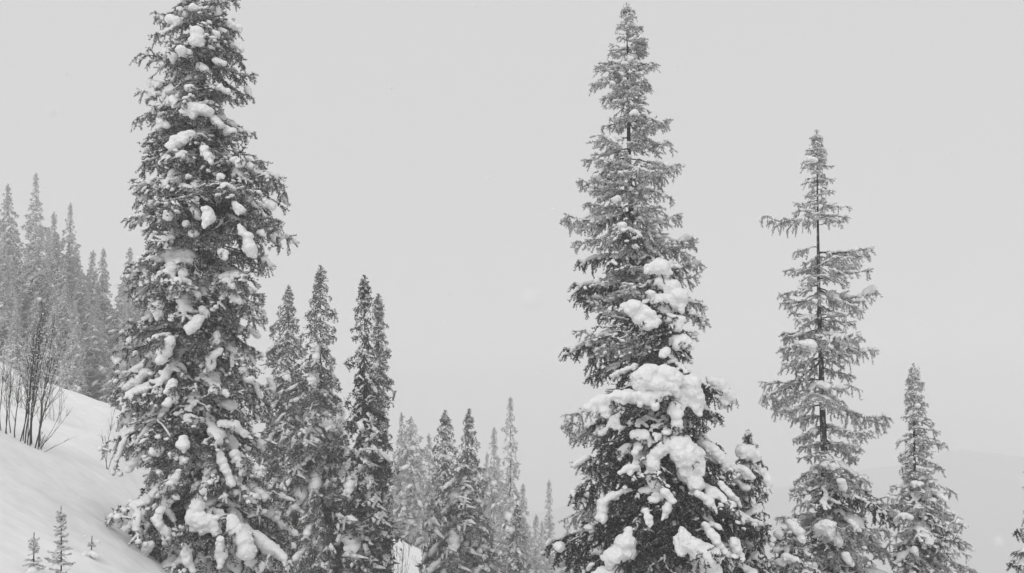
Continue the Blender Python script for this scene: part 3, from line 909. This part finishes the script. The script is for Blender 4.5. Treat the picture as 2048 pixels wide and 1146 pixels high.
mid('pale spruce low behind the crooked-top dark spruce', 858, 868, 1150,
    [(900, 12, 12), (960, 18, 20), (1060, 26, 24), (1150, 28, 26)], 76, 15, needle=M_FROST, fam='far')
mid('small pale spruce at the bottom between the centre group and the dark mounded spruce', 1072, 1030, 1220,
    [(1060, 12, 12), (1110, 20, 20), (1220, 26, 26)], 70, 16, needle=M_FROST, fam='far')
drape(rm4, pm4, [[[(720, 846, 5), (724, 858, 6)]], [[(705, 904, 6)]], [[(722, 900, 6), (724, 912, 6)]], [[(746, 892, 6), (752, 904, 5)]], [[(758, 906, 6), (762, 920, 5)]],
      [[(736, 924, 6), (744, 938, 6)]], [[(692, 838, 4)]], [[(710, 986, 4), (704, 994, 4)]], [[(738, 984, 4), (738, 996, 4)]], [[(730, 1092, 5), (736, 1106, 6)]],
      [[(730, 700, 4)]], [[(745, 770, 4), (752, 782, 4)]], [[(760, 1098, 4)]], [[(706, 1110, 5)]], [[(715, 780, 4)]], [[(736, 1040, 4)]]], 81, grow=.95, fam=None)
drape(rm2, pm2, [[[(635, 880, 5), (640, 892, 5)]], [[(645, 905, 5), (650, 916, 4)]], [[(625, 700, 4)]], [[(650, 790, 4)]], [[(604, 860, 5)]], [[(660, 830, 4)]], [[(668, 960, 5)]], [[(615, 960, 4)]],
      [[(636, 1030, 4)]]], 82, fam=None)
drape(rm7, pm7, [[[(884, 912, 7), (896, 916, 6)]], [[(880, 885, 4)]]], 83, fam=None)
print('mid', round(time.time() - T0, 1))

# --- hazy stand on the left slope: five crowns, copied
protos = []
for i in range(5):
    D = 96
    rn = random.Random(100 + i)
    w = [1.0, .8, 1.15, .9, 1.05][i]
    cx = 97
    rows = [(380, 9 * w, 9 * w), (420, 17 * w * rn.uniform(.8, 1.3), 17 * w * rn.uniform(.8, 1.3)), (480, 24 * w * rn.uniform(.8, 1.2), 24 * w * rn.uniform(.8, 1.2)),
            (560, 32 * w, 32 * w), (650, 38 * w, 40 * w), (780, 42 * w, 42 * w), (860, 42 * w, 42 * w)]
    pl = Plan([(cx, 348), (cx, 830)], sil(348, cx, rows), D)
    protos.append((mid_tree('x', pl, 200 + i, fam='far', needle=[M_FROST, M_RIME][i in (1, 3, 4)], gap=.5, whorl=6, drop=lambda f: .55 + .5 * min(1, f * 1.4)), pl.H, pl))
hill = [(8, 350, 86, 'pale spruce tip right at the left edge of the hazy stand'),
        (40, 368, 84, 'second pale spruce from the left edge of the hazy stand'),
        (97, 346, 76, 'tallest spruce of the hazy stand on the left slope'),
        (131, 424, 82, 'hazy spruce tip, left one of two close tips right of the tallest'),
        (154, 411, 84, 'hazy narrow spruce tip, right one of two close tips'),
        (176, 503, 88, 'short hazy spruce tip in the dip of the left stand'),
        (205, 494, 82, 'hazy spruce third tip before the huge laden spruce'),
        (258, 498, 80, 'hazy spruce half hidden behind the left side of the huge laden spruce')]
fill = [(22, 470, 72), (62, 455, 74), (110, 520, 70), (232, 548, 74), (0, 540, 62), (78, 585, 64), (146, 570, 68), (190, 575, 72), (30, 600, 60),
        (268, 560, 90), (120, 640, 62), (170, 650, 66), (212, 640, 70), (-30, 420, 78), (60, 520, 84), (-8, 640, 56), (5, 430, 92), (140, 500, 90), (85, 450, 88), (245, 620, 84),
        (40, 560, 66), (15, 590, 70), (100, 600, 58), (165, 600, 60), (200, 610, 62), (228, 660, 60), (140, 650, 56), (60, 660, 58), (-20, 520, 66),
        (182, 690, 64), (222, 720, 72), (255, 700, 66), (100, 690, 66), (30, 680, 66), (170, 540, 78), (215, 590, 78), (52, 480, 80), (122, 470, 82), (0, 500, 70), (92, 540, 74), (160, 500, 86), (188, 540, 82), (238, 600, 78), (258, 600, 72),
        (10, 700, 60), (50, 710, 62), (130, 700, 60), (160, 690, 70), (205, 670, 76), (70, 620, 72), (115, 570, 76), (35, 520, 76), (212, 545, 86), (250, 550, 82), (145, 620, 80), (180, 620, 84)]
used = set()
for k, row in enumerate(hill + fill):
    px, py, D = row[:3]
    i = [2, 0, 1, 3, 1, 4, 0, 2][k] if k < 8 else k % 5
    src, H0, pl0 = protos[i]
    D *= 1.2
    p = P(px, py, D)
    zb = tz(p.x, D) - .3
    H = p.z - zb
    s = H / H0
    ws = s * (1.15 if k < 8 else 1.4)
    lab = row[3] if k < 8 else 'frosted hazy spruce in the thick of the left stand, below the free tips'
    grp = None if k < 8 else 'spruces massed in the hazy stand on the left slope'
    if i not in used:
        used.add(i)
        src.location = (p.x, D, zb); src.scale = (ws, ws, s); src['label'] = lab
        if grp: src['group'] = grp
    else:
        copy_tree(src, (p.x, D, zb), (ws, ws, s), random.Random(k).uniform(0, 6.28), lab, grp)

for k, (px, py, D) in enumerate([(776, 905, 95), (846, 905, 98), (868, 930, 90), (962, 905, 96), (1004, 915, 92), (1060, 1000, 100), (1084, 1040, 92), (905, 960, 95), (835, 960, 88), (690, 800, 95), (1008, 1010, 74), (975, 1000, 78), (1118, 1040, 100), (700, 900, 90)]):
    src, H0, pl0 = protos[k % 5]
    p = P(px, py, D); zb = tz(p.x, D) - .3; s_ = max(.3, (p.z - zb) / H0)
    copy_tree(src, (p.x, D, zb), (s_ * .9 + .12, s_ * .9 + .12, s_), k * 1.3, 'pale hazy spruce filling the valley behind the darker centre spruces', 'pale spruces filling the valley in the centre')
# --- young spruces in the snow, lower left
def young(label, px, top, bot, rows, D, seed, base):
    pl = Plan([(px, top), (px, bot)], sil(top, px, rows), D, base=P(px, bot, D).z - .1)
    r = near_tree('young_spruce', label, pl, 'young', seed, gap=.13, whorl=6, drop=lambda f: -.15 + .35 * f, r0=.012, fuzzy=False,
              low=pl.base.z + .12, cat='young spruce')
    drape(r, pl, [[[(px - 16, bot - 3, 5), (px - 4, bot - 7, 8), (px + 12, bot - 2, 6)]], [[(px + 6, bot - 30, 4), (px + 14, bot - 28, 4)]], [[(px - 12, bot - 40, 3)]]], seed, fam=None, deep=.5)
def yd(px, py):
    """distance at which the ground shows at that pixel"""
    for d in np.arange(9, 60, .1):
        p = P(px, py, d)
        if p.z <= tz(p.x, d): return float(d)
    return 40.
D1 = yd(122, 1160)
young('little spruce sapling with snow on its tiers, the taller one lower left', 122, 1018, 1165,
      [(1035, 4, 4), (1050, 14, 12), (1075, 16, 18), (1100, 24, 22), (1130, 32, 26), (1165, 40, 30)], D1, 5, None)
D2 = yd(68, 1150)
young('little spruce sapling, the shorter one by the bottom left corner', 68, 1072, 1150,
      [(1085, 4, 4), (1105, 12, 12), (1125, 20, 18), (1145, 24, 22)], D2, 6, None)
D3 = yd(184, 1112)
young('tip of a buried sapling sticking out of the snow beside the huge spruce', 184, 1078, 1112,
      [(1085, 3, 3), (1098, 10, 8), (1112, 6, 6)], D3, 7, None)

# --- bare shrubs
def shrub(name, label, stems, D, seed, twigs=9, r=.02, cat='bare shrub', material=None):
    rs = np.random.RandomState(seed)
    b0 = P(stems[0][0], stems[0][1], D)
    base = Vector((b0.x, D, tz(b0.x, D) - .05))
    root = thing(name, base, label, cat)
    cl = []
    for (x0, y0, x1, y1) in stems:
        dd = rs.uniform(-.35, .35)
        a = P(x0, y0, D + dd); a.z = min(a.z, tz(a.x, D + dd) + .0) - .08
        b = P(x1, y1, D + dd + rs.uniform(-.3, .3))
        a, b = np.array(a - base), np.array(b - base)
        L = np.linalg.norm(b - a)
        s = np.linspace(0, 1, 9)[:, None]
        q = a + (b - a) * s + np.cumsum(rs.normal(0, .012 * L / 2, (9, 3)), 0) * (s > 0)
        q[:, 0] -= np.sin(s[:, 0] * math.pi) * rs.uniform(-.03, .05) * L
        lines, ra, rb = [q], [r * rs.uniform(.7, 1.1)], [r * .15]
        for k in range(twigs):
            f = rs.uniform(.3, .95); i = int(f * 8)
            p0 = q[i]; t = norm(q[min(8, i + 1)] - q[i])
            d = norm(t * 1.0 + rs.normal(0, .42, 3) * np.array([1, .8, .4]) + np.array([0, 0, .25]))
            l = L * rs.uniform(.12, .30) * (1.2 - f * .6)
            tq = polyline(rs, p0, d, l, 6, -.15, .12)
            lines.append(tq); ra.append(r * .35); rb.append(r * .12)
            for m in range(2):
                d3 = norm(d + rs.normal(0, .4, 3)); j = rs.randint(1, 5)
                lines.append(polyline(rs, tq[j], d3, l * .45, 4, -.1, .1)); ra.append(r * .2); rb.append(r * .08)
        V, Fx = tubes(lines, ra, rb, 5)
        cl += [[*(l_[rs.randint(1, len(l_))] + [0, 0, r * .6]), r * rs.uniform(.7, 2), r * rs.uniform(.7, 1.4), r * rs.uniform(.5, 1)] for l_ in lines[1:] if rs.rand() < .45]
        mesh_obj('stem', V, Fx, [material or M_STEM], root, smooth=True)
    V, T = blobs_to_mesh(cl, ICO1)
    mesh_obj('snow_load', V + rs.normal(0, r * .15, V.shape), T, [M_SNOW], root, smooth=True)['kind'] = 'stuff'
    return root
DB = yd(62, 890)
rb = random.Random(12)
for lab, x0, x1, y0, sd, top in (('pale frosted brush behind the bare stems at the left edge', -10, 52, 775, 21, 670), ('pale frosted brush behind the tall bare shrub, along the snow crest', 50, 120, 798, 22, 690)):
    stm = [(x0 + (x1 - x0) * k / 13, y0 + (x1 - x0) * k / 13 * .3, x0 + (x1 - x0) * k / 13 + rb.uniform(-16, 16), top + rb.uniform(-15, 50)) for k in range(14)]
    shrub('frosted_shrub', lab, stm, DB + 11, sd, twigs=9, r=.022, cat='frosted shrub', material=M_RIME)
shrub('bare_shrub', 'tall bare many-stemmed shrub on the left snow slope', [(62, 888, 92, 610), (60, 890, 84, 640), (78, 862, 98, 630), (46, 878, 68, 690), (50, 880, 76, 660),
       (56, 884, 66, 720), (30, 876, 48, 740), (80, 860, 112, 700), (64, 886, 104, 660), (70, 880, 122, 690), (40, 872, 60, 650), (54, 880, 88, 625)], DB, 1, twigs=14, r=.019)
shrub('bare_shrub', 'thin bare stems at the left edge beside the tall many-stemmed shrub', [(3, 862, 12, 700), (15, 874, 8, 720), (24, 840, 28, 735), (-8, 860, -14, 700), (10, 868, 30, 720)], DB + .5, 2, twigs=9, r=.015)
def low_shrub(label, px, py, sp, seed, n=7, h=60):
    rs = random.Random(seed)
    stems = [(px + rs.uniform(-8, 8), py, px + rs.uniform(-sp, sp), py - h * rs.uniform(.5, 1)) for _ in range(n)]
    return shrub('bare_shrub', label, stems, yd(px, py), seed, twigs=6, r=.009)
low_shrub('low twiggy tuft at the right foot of the tall bare shrub', 80, 896, 22, 3, 8, 34)
shrub('bare_shrub', 'arching bare twigs leaning right from the tall shrub over the snow', [(80, 860, 148, 815), (84, 862, 152, 872), (82, 858, 130, 790)], DB, 8, twigs=4, r=.010)
shrub('bare_sapling', 'single thin bare sapling just left of the huge laden spruce', [(214, 938, 233, 815), (216, 936, 204, 860), (217, 930, 240, 880)], yd(214, 938), 4, twigs=8, r=.013, cat='bare sapling')
shrub('bare_shrub', 'two thin bare stems in the snow right of the huge spruce', [(556, 1130, 558, 1060), (566, 1138, 572, 1066), (562, 1110, 552, 1072)], 30, 5, twigs=4, r=.012)
shrub('bare_shrub', 'bare twiggy bushes on the snow patch below the close pair of spruces',
      [(790, 1160, 778, 1080), (800, 1165, 812, 1075), (812, 1160, 818, 1085), (806, 1162, 796, 1090), (826, 1165, 838, 1100), (784, 1160, 770, 1100), (820, 1168, 806, 1096)], 40, 6, twigs=8, r=.018)

# ------------------------------------------------------------------ falling snow
rs = np.random.RandomState(9)
fl = [(1065, 597, .75, 5), (935, 348, 1.9, 4), (862, 110, 2.4, 4), (783, 174, 2.6, 5), (105, 225, 1.6, 4), (1355, 130, 2.4, 4), (902, 586, 2.6, 4), (1935, 538, 1.6, 4),
      (1840, 645, 2.4, 4), (950, 10, 3, 4), (975, 357, 3, 4), (990, 360, 3.5, 4), (892, 643, 3, 4), (1800, 300, 3, 4), (1540, 400, 3, 3), (135, 148, 3, 3), (1075, 400, 3.5, 4), (1998, 1083, 1.4, 4)]
for k in range(160):
    fl.append((rs.uniform(-100, 2150), rs.uniform(-80, 1230), rs.uniform(3.5, 16), rs.uniform(3, 6)))
fb = []
for px, py, D, r in fl:
    p = P(px, py, D); r *= .001 if D > 3.4 else .0012
    fb.append([p.x, p.y, p.z, r * rs.uniform(.8, 1.3), r * rs.uniform(.8, 1.3), r * rs.uniform(.7, 1.2)])
fv, ff = blobs_to_mesh(fb, ICO1)
mesh_obj('falling_snow', fv + rs.normal(0, .0006, fv.shape), ff, [M_SNOW])['kind'] = 'stuff'

# ------------------------------------------------------------------ haze
hx0, hx1, hy0, hy1, hz0, hz1 = -1160, 1160, -160, 1790, ZMIN - 1, 36
hv = [(x, y, z) for x in (hx0, hx1) for y in (hy0, hy1) for z in (hz0, hz1)]
hf = [[0, 1, 3, 2], [4, 6, 7, 5], [0, 4, 5, 1], [2, 3, 7, 6], [0, 2, 6, 4], [1, 5, 7, 3]]
hm = bpy.data.materials.new('haze'); hm.use_nodes = True
ht = hm.node_tree; ht.nodes.clear()
ho = ht.nodes.new('ShaderNodeOutputMaterial')
pv = ht.nodes.new('ShaderNodeVolumePrincipled')
pv.inputs['Color'].default_value = (.96, .96, .96, 1)
pv.inputs['Density'].default_value = HAZE_DENSITY
pv.inputs['Anisotropy'].default_value = 0.0
ht.links.new(pv.outputs[0], ho.inputs['Volume'])
hz = mesh_obj('haze', hv, hf, [hm])
hz['kind'] = 'stuff'
print('done', round(time.time() - T0, 1), len(bpy.data.objects))
